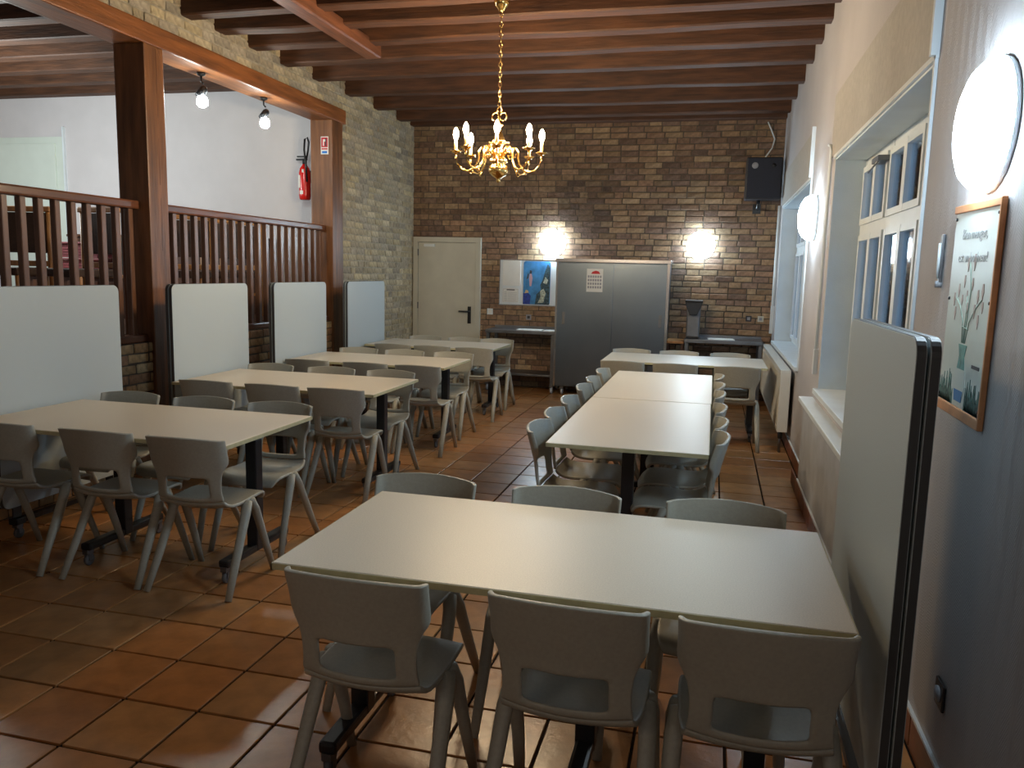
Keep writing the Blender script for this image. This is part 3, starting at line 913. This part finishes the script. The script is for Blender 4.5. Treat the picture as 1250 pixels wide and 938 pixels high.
# ------------------------------------------------------------------ radiator
ra = thing('panel_radiator', 'white panel radiator under the far window', 'radiator', (XR - .09, 9.10, .2))
MB().box(-.035, -1.45, 0, -.02, 1.45, .56).build('front_panel', M_rad, ra, bevel=.006)
MB().box(.035, -1.45, 0, .05, 1.45, .56).build('rear_panel', M_rad, ra, bevel=.006)
MB().box(-.037, -1.47, .56, .055, 1.47, .575).build('top_grille', M_rad, ra, bevel=.003)
MB().box(-.036, -1.475, .0, .055, -1.452, .56).box(-.036, 1.452, .0, .055, 1.475, .56).build('side_cover', M_rad, ra, bevel=.003)
cvm = MB()
for k in range(44):
    cvm.box(-.018, -1.42 + k * .065, .02, .033, -1.405 + k * .065, .54)
cvm.build('convector_fins', M_rad, ra)['kind'] = 'stuff'
for k in range(48):
    pass
rv = MB()
for k in range(47):
    rv.box(-.039, -1.42 + k * .061, .03, -.035, -1.40 + k * .061, .53)
rv.build('panel_ribs', M_rad, ra)['kind'] = 'stuff'
MB().tube([(0, -1.42, 0), (0, -1.42, -.2)], .010, 8).tube([(0, -1.36, 0), (0, -1.36, -.2)], .010, 8).build('pipe', M_steeld, ra)
MB().lathe([(.016, -.03), (.022, -.02), (.022, .02), (.016, .03)], c=(0, -1.42, -.04), n=10).build('valve', M_black, ra)

# ------------------------------------------------------------------ poster on the right wall
po = thing('flower_poster', 'tall pale poster with a drawn flower vase in an orange wooden trim', 'poster', (XR, 2.70, 1.225))
W2, PH = .212, .60
po.rotation_euler = (0.012, 0, 0)
M_pp = mat('poster_paper', (0.60, 0.66, 0.62), 0.35, noise=5, amount=0.04)
MB().box(-.012, -W2, 0, -.004, W2, PH).build('sheet', M_pp, po)
MB().box(-.018, -W2 - .008, PH - .002, -.002, W2 + .008, PH + .022).box(-.018, -W2 - .008, -.030, -.002, W2 + .008, .002).box(-.018, -W2 - .012, -.03, -.002, -W2, PH + .022).build('wooden_trim', M_post_o, po, bevel=.003)
for yy, zz in ((-W2 + .012, PH - .02), (W2 - .012, PH - .02), (-W2 + .012, PH * .55), (W2 - .012, PH * .55), (-W2 + .012, .02), (W2 - .012, .02)):
    MB().lathe([(.005, -.016), (.005, -.012)], c=(0, yy, zz), axis='X', n=8).build('pin', M_black, po)
M_ink = mat('faded_ink', (0.42, 0.44, 0.46), 0.6)
M_stem = mat('stem_ink', (0.30, 0.40, 0.34), 0.6)
M_flw = mat('flower_ink', (0.45, 0.36, 0.33), 0.6)
M_vase = mat('vase_print', (0.09, 0.26, 0.24), 0.6, noise=30, amount=0.4)
M_vaseb = mat('vase_blue_print', (0.05, 0.20, 0.45), 0.6)
M_grassp = mat('grass_print', (0.06, 0.14, 0.12), 0.6, noise=60, amount=0.6)
TR = (PI / 2, 0, -PI / 2)
text('poster_text', 'Bien manger,', .046, (-.0135, 0, PH - .085), TR, M_ink, po)
text('poster_text', 'est un bonheur!', .044, (-.0135, 0, PH - .155), TR, M_ink, po)
stm = MB()
def stem_line(pts):
    stm.tube([(-.0128, -a, .2 + (b - .2) * .72) for a, b in pts], .0018, 4)
stem_line([(.00, .20), (.01, .30), (.02, .42), (.00, .50), (-.02, .55)])
stem_line([(.01, .20), (.03, .29), (.08, .35), (.13, .39)])
stem_line([(-.02, .20), (-.03, .29), (-.07, .35), (-.12, .39)])
stem_line([(-.01, .2), (-.005, .30), (-.01, .4)])
stem_line([(-.035, .27), (.03, .26)])
stm.build('stem_drawing', M_stem, po)
fm = MB()
for a, b, s in ((-.03, .53, 1), (.03, .54, 1.2), (-.05, .46, .9), (.03, .45, .9), (-.015, .40, .8), (-.1, .42, 1), (-.14, .38, 1), (-.12, .32, 1), (.13, .42, 1.2), (.09, .40, 1), (.07, .34, 1), (.14, .36, .8), (.11, .30, 1), (-.06, .38, .8), (.0, .35, .8)):
    b = .2 + (b - .2) * .72
    fm.prism([(-a - .008 * s, b), (-a, b - .022 * s), (-a + .008 * s, b), (-a + .004 * s, b + .02 * s), (-a - .004 * s, b + .02 * s)], 'X', -.0135, -.0118)
fm.build('flower_drawing', M_flw, po)['kind'] = 'stuff'
MB().prism([(-.03, .12), (.04, .12), (.03, .16), (.045, .195), (-.035, .195), (-.02, .16)], 'X', -.0135, -.0118).build('vase_neck_drawing', M_vase, po)
MB().prism([(-.03, .03), (.04, .03), (.065, .07), (.05, .12), (-.04, .12), (-.055, .07)], 'X', -.0132, -.0118).build('vase_drawing', M_pp, po)
MB().prism([(-.03, .02), (.04, .02), (.05, .055), (-.04, .055)], 'X', -.0136, -.0118).build('vase_foot_drawing', M_vaseb, po)
gr = MB()
for k in range(16):
    for sgn in (-1, 1):
        a = sgn * (.07 + .145 * (k / 15))
        h = random.uniform(.04, .11)
        gr.prism([(a - .010, .004), (a + .010, .004), (a + random.uniform(-.006, .006), h)], 'X', -.0134, -.0118)
gr.build('grass_drawing', M_grassp, po)['kind'] = 'stuff'
MB().box(-.0136, -.17, .135, -.0118, -.10, .145).build('dark_stroke', M_darkp, po)
th = thing('wall_thermometer', 'slim metal thermometer on the right wall between poster and window', 'thermometer', (XR, 3.06, 1.60))
MB().box(-.012, -.010, 0, -.002, .010, .17).build('back_strip', M_steeld, th, bevel=.003)
MB().tube([(-.016, 0, .02), (-.016, 0, .14)], .005, 6).build('glass_tube', M_white, th)
MB().lathe([(.012, -.02), (.012, -.002)], c=(0, 0, 0), axis='X', n=10).build('bulb_end', M_greyp, th)

# ------------------------------------------------------------------ chairs
US = [-1, -.965, -.82, -.66, -.45, -.22, 0, .22, .45, .66, .82, .965, 1]
def chair_shell(rows, hole=None, n=12):
    """rows: (y, z, halfwidth, curve, edge_drop); returns a bmesh surface with thickness"""
    bm = bmesh.new()
    grid = []
    for (y, z, w, cu, dr) in rows:
        r = []
        for k in range(n + 1):
            u = US[k]
            r.append(bm.verts.new((u * w, y + cu * u * u + (.030 if abs(u) > .99 and z > .64 else 0), z + dr * u * u)))
        grid.append(r)
    for i in range(len(rows) - 1):
        for k in range(n):
            if hole and hole[0] <= i < hole[1] and 3 <= k < n - 3:
                continue
            bm.faces.new((grid[i][k], grid[i][k + 1], grid[i + 1][k + 1], grid[i + 1][k]))
    bm.normal_update()
    return bm
def solid(bm, name, m, th):
    me = bpy.data.meshes.new(name)
    bmesh.ops.recalc_face_normals(bm, faces=bm.faces)
    bm.to_mesh(me)
    bm.free()
    o = bpy.data.objects.new(name, me)
    C.objects.link(o)
    s = o.modifiers.new('s', 'SOLIDIFY')
    s.thickness = th
    s.offset = 0
    s.use_even_offset = True
    u = o.modifiers.new('u', 'SUBSURF')
    u.levels = 1
    u.render_levels = 1
    dg = bpy.context.evaluated_depsgraph_get()
    me2 = bpy.data.meshes.new_from_object(o.evaluated_get(dg))
    bpy.data.objects.remove(o)
    bpy.data.meshes.remove(me)
    me2.name = name
    me2.polygons.foreach_set('use_smooth', [True] * len(me2.polygons))
    me2.materials.clear()
    me2.materials.append(m)
    return me2
def make_chair():
    t = thing('school_chair', '', 'chair')
    seat = [(.218, .392, .165, -.015, 0), (.216, .41, .178, -.018, 0), (.205, .43, .188, -.02, 0), (.16, .438, .196, -.01, .004), (.06, .430, .198, 0, .010),
            (-.05, .422, .196, 0, .012), (-.12, .424, .190, .004, .014), (-.160, .436, .184, .010, .016), (-.184, .460, .178, .016, .014)]
    back = [(-.184, .460, .178, .016, .014), (-.196, .49, .174, .024, .01), (-.205, .512, .171, .030, .0), (-.212, .55, .170, .034, 0), (-.219, .592, .174, .038, 0), (-.2215, .608, .180, .040, .006),
            (-.227, .640, .190, .042, .004), (-.232, .660, .206, .044, .003), (-.243, .705, .203, .046, 0), (-.255, .750, .205, .044, -.005), (-.264, .788, .206, .044, -.012), (-.2655, .795, .206, .044, -.013), (-.266, .798, .206, .044, -.013)]
    ms = solid(chair_shell(seat), 'seat', M_chair, .016)
    mbk = solid(chair_shell(back, hole=(1, 4)), 'backrest', M_chair, .016)
    for nm, me in (('seat', ms), ('backrest', mbk)):
        o = bpy.data.objects.new(nm, me)
        o.parent = t
        C.objects.link(o)
    for s in (-1, 1):
        MB().tube([(s * .178, .03, .425), (s * .196, .045, .428), (s * .203, .065, .38), (s * .208, .15, .17), (s * .216, .212, .001)], [.020, .027, .025, .021, .017], 10, squash=.72).build('leg', M_chair, t)
        MB().tube([(s * .178, .01, .425), (s * .196, .0, .428), (s * .204, -.03, .37), (s * .214, -.15, .15), (s * .224, -.232, .001)], [.020, .027, .026, .022, .018], 10, squash=.72).build('leg', M_chair, t)
    MB().box(-.185, -.02, .405, .185, .05, .418).build('under_brace', M_chair, t, bevel=.004)
    return t
chair0 = make_chair()
used = [False]
def place_chair(x, y, rz, label, grp):
    o = chair0 if not used[0] else copy_tree(chair0)
    used[0] = True
    o.location = (x, y, 0)
    o.rotation_euler = (0, 0, rz + random.uniform(-.03, .03))
    tag(o, label, 'chair', grp)
    return o

# ------------------------------------------------------------------ tables
TZ = 0.754
def make_table(x0, x1, y0, y1, bars, axis, label, grp):
    """bars: positions of the T-legs along the long axis"""
    cx, cy = (x0 + x1) / 2, (y0 + y1) / 2
    t = thing('folding_table', label, 'table', (cx, cy, 0), 0, grp)
    w, d = (x1 - x0) / 2, (y1 - y0) / 2
    MB().box(-w + .003, -d + .003, TZ - .020, w - .003, d - .003, TZ).build('tabletop', M_top, t, bevel=.002, seg=1)
    e = MB()
    e.box(-w, -d, TZ - .021, w, -d + .0035, TZ - .002).box(-w, d - .0035, TZ - .021, w, d, TZ - .002).box(-w, -d, TZ - .021, -w + .0035, d, TZ - .002).box(w - .0035, -d, TZ - .021, w, d, TZ - .002)
    e.build('edge_band', M_edge, t)
    for b in bars:
        if axis == 'X':
            bx = b - cx
            MB().box(bx - .032, -.032, .09, bx + .032, .032, TZ - .06).build('leg', M_black, t, bevel=.006)
            MB().box(bx - .028, -d + .10, TZ - .06, bx + .028, d - .10, TZ - .022).build('top_bracket', M_black, t, bevel=.004)
            f = MB().box(bx - .03, -d + .13, .085, bx + .03, d - .13, .125).build('foot_bar', M_black, t, bevel=.012)
            for s in (-1, 1):
                castor(t, bx, s * (d - .15), .75, M_wheel)
        else:
            by = b - cy
            MB().box(-.032, by - .032, .09, .032, by + .032, TZ - .06).build('leg', M_black, t, bevel=.006)
            MB().box(-w + .10, by - .028, TZ - .06, w - .10, by + .028, TZ - .022).build('top_bracket', M_black, t, bevel=.004)
            MB().box(-w + .13, by - .03, .085, w - .13, by + .03, .125).build('foot_bar', M_black, t, bevel=.012)
            for s in (-1, 1):
                castor(t, s * (w - .15), by, .75, M_wheel)
    for s in (-.5, .5):
        if axis == 'X':
            MB().box(min(bars) - cx, s * d - .015, TZ - .055, max(bars) - cx, s * d + .015, TZ - .022).build('long_rail', M_black, t)
        else:
            MB().box(s * w - .015, min(bars) - cy, TZ - .055, s * w + .015, max(bars) - cy, TZ - .022).build('long_rail', M_black, t)
    return t
GT = 'dining hall folding tables'
make_table(-1.205, .392, 2.0, 2.81, [-1.10, -.32, .20], 'X', 'cream folding table at the very front, long side toward the viewer', GT)
rows_L = [(-3.785, -2.205, 3.285, 4.14), (-3.785, -2.205, 4.99, 5.855), (-3.80, -2.255, 6.62, 7.42), (-3.80, -2.30, 8.36, 9.22)]
names_L = ['front left-row table', 'second left-row table', 'third left-row table', 'last left-row table']
for (a, b, c, d), nm in zip(rows_L, names_L):
    make_table(a, b, c, d, [b - .12, b - .95], 'X', 'cream folding table, ' + nm, GT)
make_table(-.785, .025, 3.90, 5.49, [4.10, 5.30], 'Y', 'cream folding table set lengthwise in the middle, nearer half of the pair', GT)
make_table(-.785, .03, 5.50, 7.12, [5.70, 6.92], 'Y', 'cream folding table set lengthwise in the middle, farther half of the pair', GT)
make_table(-1.05, .54, 7.90, 8.80, [-.93, .42], 'X', 'cream folding table in front of the steel cabinet beside the radiator', GT)

# folded upright table halves on castors
def folded(xf, y0, y1, side, label, z0=.20, z1=1.455):
    """two table tops folded upright back to back; visible face at xf; side=-1: body lies toward -x"""
    d = (y1 - y0) / 2
    t = thing('folded_table', label, 'table', (xf, (y0 + y1) / 2, 0), 0, 'folded upright tables')
    for k in (0, 1):
        a = side * (k * .032)
        b = side * (k * .032 + .024)
        MB().prism(rounded_rect(-d, z0, d, z1, .045), 'X', a, b).build('tabletop', M_panel, t)
        e = MB()
        pr = rounded_rect(-d - .002, z0 - .002, d + .002, z1 + .002, .046)
        pi = rounded_rect(-d + .001, z0 + .001, d - .001, z1 - .001, .044)
        n = len(pr)
        a2, b2 = a + side * .002, b - side * .002
        vs = [(a2, p[0], p[1]) for p in pr] + [(b2, p[0], p[1]) for p in pr] + [(a2, p[0], p[1]) for p in pi] + [(b2, p[0], p[1]) for p in pi]
        fs = []
        for i in range(n):
            j = (i + 1) % n
            fs += [(i, j, n + j, n + i), (i, j, 2 * n + j, 2 * n + i), (n + i, n + j, 3 * n + j, 3 * n + i), (2 * n + i, 2 * n + j, 3 * n + j, 3 * n + i)]
        e.add(vs, fs)
        e.build('edge_band', M_pedge, t)
    m0 = side * .034
    for s in (-1, 1):
        MB().box(m0 - .004, s * (d - .12) - .03, .08, m0 + .004, s * (d - .12) + .03, z0 + .8).build('leg', M_black, t)
        MB().box(m0 - .030, s * (d - .12) - .035, .085, m0 + .030, s * (d - .12) + .035, .125).build('foot_bar', M_black, t, bevel=.008)
        castor(t, m0, s * (d - .12), .75, M_wheel)
    MB().box(m0 - .02, -d + .12, .09, m0 + .02, d - .12, .12).build('cross_bar', M_black, t)
    return t
folded(-3.815, 3.55, 4.53, -1, 'grey folded table standing upright behind the front table of the left row')
folded(-3.815, 5.07, 6.05, -1, 'grey folded table standing upright just past the thick timber post')
folded(-3.83, 6.50, 7.50, -1, 'grey folded table standing upright before the far timber post')
folded(-3.83, 8.00, 9.00, -1, 'narrow-looking grey folded table upright against the yellow brick wall')
folded(.475, 2.07, 3.02, 1, 'tall grey folded table upright at the right wall beside the poster', z0=.24, z1=1.475)

# chairs around the tables
ordn = ['by the folded panel', 'the middle one', 'by the aisle']
def row_of_chairs(xs, ynear, yfar, nm, grp, ords=ordn, skip_near=(), skip_far=()):
    for i, x in enumerate(xs[0]):
        place_chair(x, ynear, 0, 'grey chair on the near side of the %s, %s' % (nm, ords[i]), grp)
    for i, x in enumerate(xs[1]):
        place_chair(x, yfar, PI, 'grey chair on the far side of the %s, %s' % (nm, ords[i]), grp)
of = ['at its aisle end', 'at its middle', 'at its wall end']
for i, x in enumerate((-.895, -.31, .165)):
    place_chair(x, 2.115, 0, 'grey chair backing the viewer at the foremost table, ' + of[i], 'chairs at the foremost table')
for i, (x, y) in enumerate(((-1.065, 2.70), (-.50, 2.69), (.08, 2.70))):
    place_chair(x, y, PI, 'grey chair on the far side of the foremost table, ' + of[i], 'chairs at the foremost table')
row_of_chairs([(-3.49, -2.91, -2.41), (-3.52, -2.99, -2.47)], 3.46, 4.04, names_L[0], 'chairs at the front left table')
row_of_chairs([(-3.48, -2.95, -2.47), (-3.545, -2.99, -2.48)], 5.16, 5.74, names_L[1], 'chairs at the second left table')
row_of_chairs([(-3.48, -2.92, -2.43), (-3.49, -2.99, -2.48)], 6.64, 7.35, names_L[2], 'chairs at the third left table')
row_of_chairs([(-3.38, -2.92, -2.45), (-3.42, -2.92, -2.50)], 8.37, 9.11, names_L[3], 'chairs at the last left table')
om = ['first from the viewer', 'second from the viewer', 'third from the viewer', 'fourth from the viewer', 'fifth from the viewer', 'last before the cabinet']
for i, y in enumerate((4.19, 4.64, 5.16, 5.77, 6.24, 6.80)):
    place_chair(-.665, y, -PI / 2, 'grey chair on the aisle side of the middle tables, ' + om[i], 'chairs at the middle tables')
    place_chair(-.145, y + .01, PI / 2, 'grey chair on the window side of the middle tables, ' + om[i], 'chairs at the middle tables')
oc = ['at its aisle end', 'at its middle', 'at its radiator end']
for i, x in enumerate((-.80, -.31, .25)):
    place_chair(x, 7.80, 0, 'grey chair near side of the table before the cabinet, ' + oc[i], 'chairs at the table before the cabinet')
for i, x in enumerate((-.84, -.33, .21)):
    place_chair(x, 8.62, PI, 'grey chair far side of the table before the cabinet, ' + oc[i], 'chairs at the table before the cabinet')

# ------------------------------------------------------------------ brass chandelier
def chandelier(loc, label, lit=True, drop=.76):
    t = thing('brass_chandelier', label, 'chandelier', loc)
    MB().lathe([(.055, 0), (.058, -.02), (.045, -.045), (.03, -.06), (.022, -.075), (.014, -.085)], n=18).build('ceiling_canopy', M_brass, t)
    z = -.085
    lk = MB()
    for i in range(9):
        a = 2 * PI * i / 8
    ring = [(math.cos(2 * PI * i / 10) * .011, 0, math.sin(2 * PI * i / 10) * .021) for i in range(11)]
    lm = MB().tube(ring, .0036, 5, cap=False).mesh('chain_link', M_brass)
    n = int((drop - .085) / .034)
    for i in range(n):
        o = bpy.data.objects.new('chain_link', lm)
        o.parent = t
        o.location = (0, 0, -.10 - i * (drop - .10) / n)
        o.rotation_euler = (0, 0, (i % 2) * PI / 2 + .3)
        C.objects.link(o)
    Z = -drop
    # scrolled hanger
    sc = MB()
    for s in (-1, 1):
        pts = []
        for i in range(17):
            a = -PI / 2 + i / 16 * 2 * PI * .92
            pts.append((s * (.004 + .026 + .026 * math.cos(a + PI * .5 + PI / 2)), 0, Z - .055 + .030 * math.sin(a)))
        sc.tube(pts, .006, 6)
        pts = [(s * (.005 + .014 * math.sin(i / 8 * PI)), 0, Z - .02 + i / 8 * .03) for i in range(9)]
        sc.tube(pts, .005, 6)
    sc.build('scroll_hanger', M_brass, t)
    prof = [(.006, 0), (.010, -.02), (.026, -.035), (.032, -.045), (.012, -.06), (.014, -.09), (.03, -.12), (.036, -.15), (.044, -.17), (.046, -.185), (.020, -.20), (.016, -.235), (.034, -.26),
            (.030, -.28), (.028, -.30), (.05, -.32), (.068, -.335), (.070, -.35), (.05, -.365), (.065, -.385), (.074, -.415), (.068, -.445), (.045, -.47), (.02, -.485), (.012, -.50), (.016, -.51), (.001, -.525)]
    MB().lathe([(r, Z - .08 + h * .86) for r, h in prof], n=24).build('turned_body', M_brass, t)
    za = Z - .08 - .30 * .86
    arm_pts = []
    for i in range(25):
        u = i / 24
        # from the hub up and over in a scroll, down into a deep bowl, and up to the pan
        pass
    path = [(.035, .0), (.06, .035), (.09, .062), (.125, .06), (.145, .03), (.145, -.01), (.155, -.055), (.185, -.095), (.225, -.112), (.27, -.10), (.305, -.065), (.318, -.02), (.318, .015)]
    curl = [(.125, .06), (.10, .04), (.095, .01), (.11, -.01), (.13, -.002), (.128, .018)]
    am = MB().tube([(x, 0, z_) for x, z_ in path], .0075, 8).tube([(x, 0, z_) for x, z_ in curl], .005, 6)
    am.tube([(.225, 0, -.112), (.20, 0, -.13), (.185, 0, -.12), (.19, 0, -.108)], .005, 6)
    am = am.mesh('arm', M_brass)
    pan = MB().lathe([(.008, .0), (.03, .004), (.042, .016), (.043, .020), (.014, .018), (.014, .03)], n=16).mesh('drip_pan', M_brass)
    slv = MB().lathe([(.0115, .02), (.0115, .10)], n=12).mesh('candle_sleeve', M_candle)
    bul = MB().lathe([(.009, 0), (.017, .018), (.0205, .038), (.017, .060), (.009, .078), (.001, .088)], n=10).mesh('candle_bulb', M_bulb if lit else M_paper)
    for k in range(8):
        a = 2 * PI * (k + .28) / 8
        arm = bpy.data.objects.new('arm', am)
        arm.parent = t
        arm.location = (0, 0, za)
        arm.rotation_euler = (0, 0, a)
        C.objects.link(arm)
        for nm, me, zo in (('drip_pan', pan, .012), ('candle_sleeve', slv, .012), ('candle_bulb', bul, .112)):
            o = bpy.data.objects.new(nm, me)
            o.parent = arm
            o.location = (.318, 0, zo)
            C.objects.link(o)
    # row of small scroll leaves around the hub
    lf = MB().tube([(.03, 0, .02), (.055, 0, .05), (.08, 0, .045), (.078, 0, .02), (.062, 0, .022)], .0045, 6).mesh('scroll_leaf', M_brass)
    for k in range(8):
        o = bpy.data.objects.new('scroll_leaf', lf)
        o.parent = t
        o.location = (0, 0, za + .05)
        o.rotation_euler = (0, 0, 2 * PI * (k + .78) / 8)
        C.objects.link(o)
    return t
chandelier((-1.605, 5.90, ZJ), 'brass chandelier with eight lit candle bulbs hanging from the joists')
chandelier((-9.03 + .0, 8.05, 3.60), 'brass chandelier in the gallery cut off by the picture edge', lit=False, drop=.10)
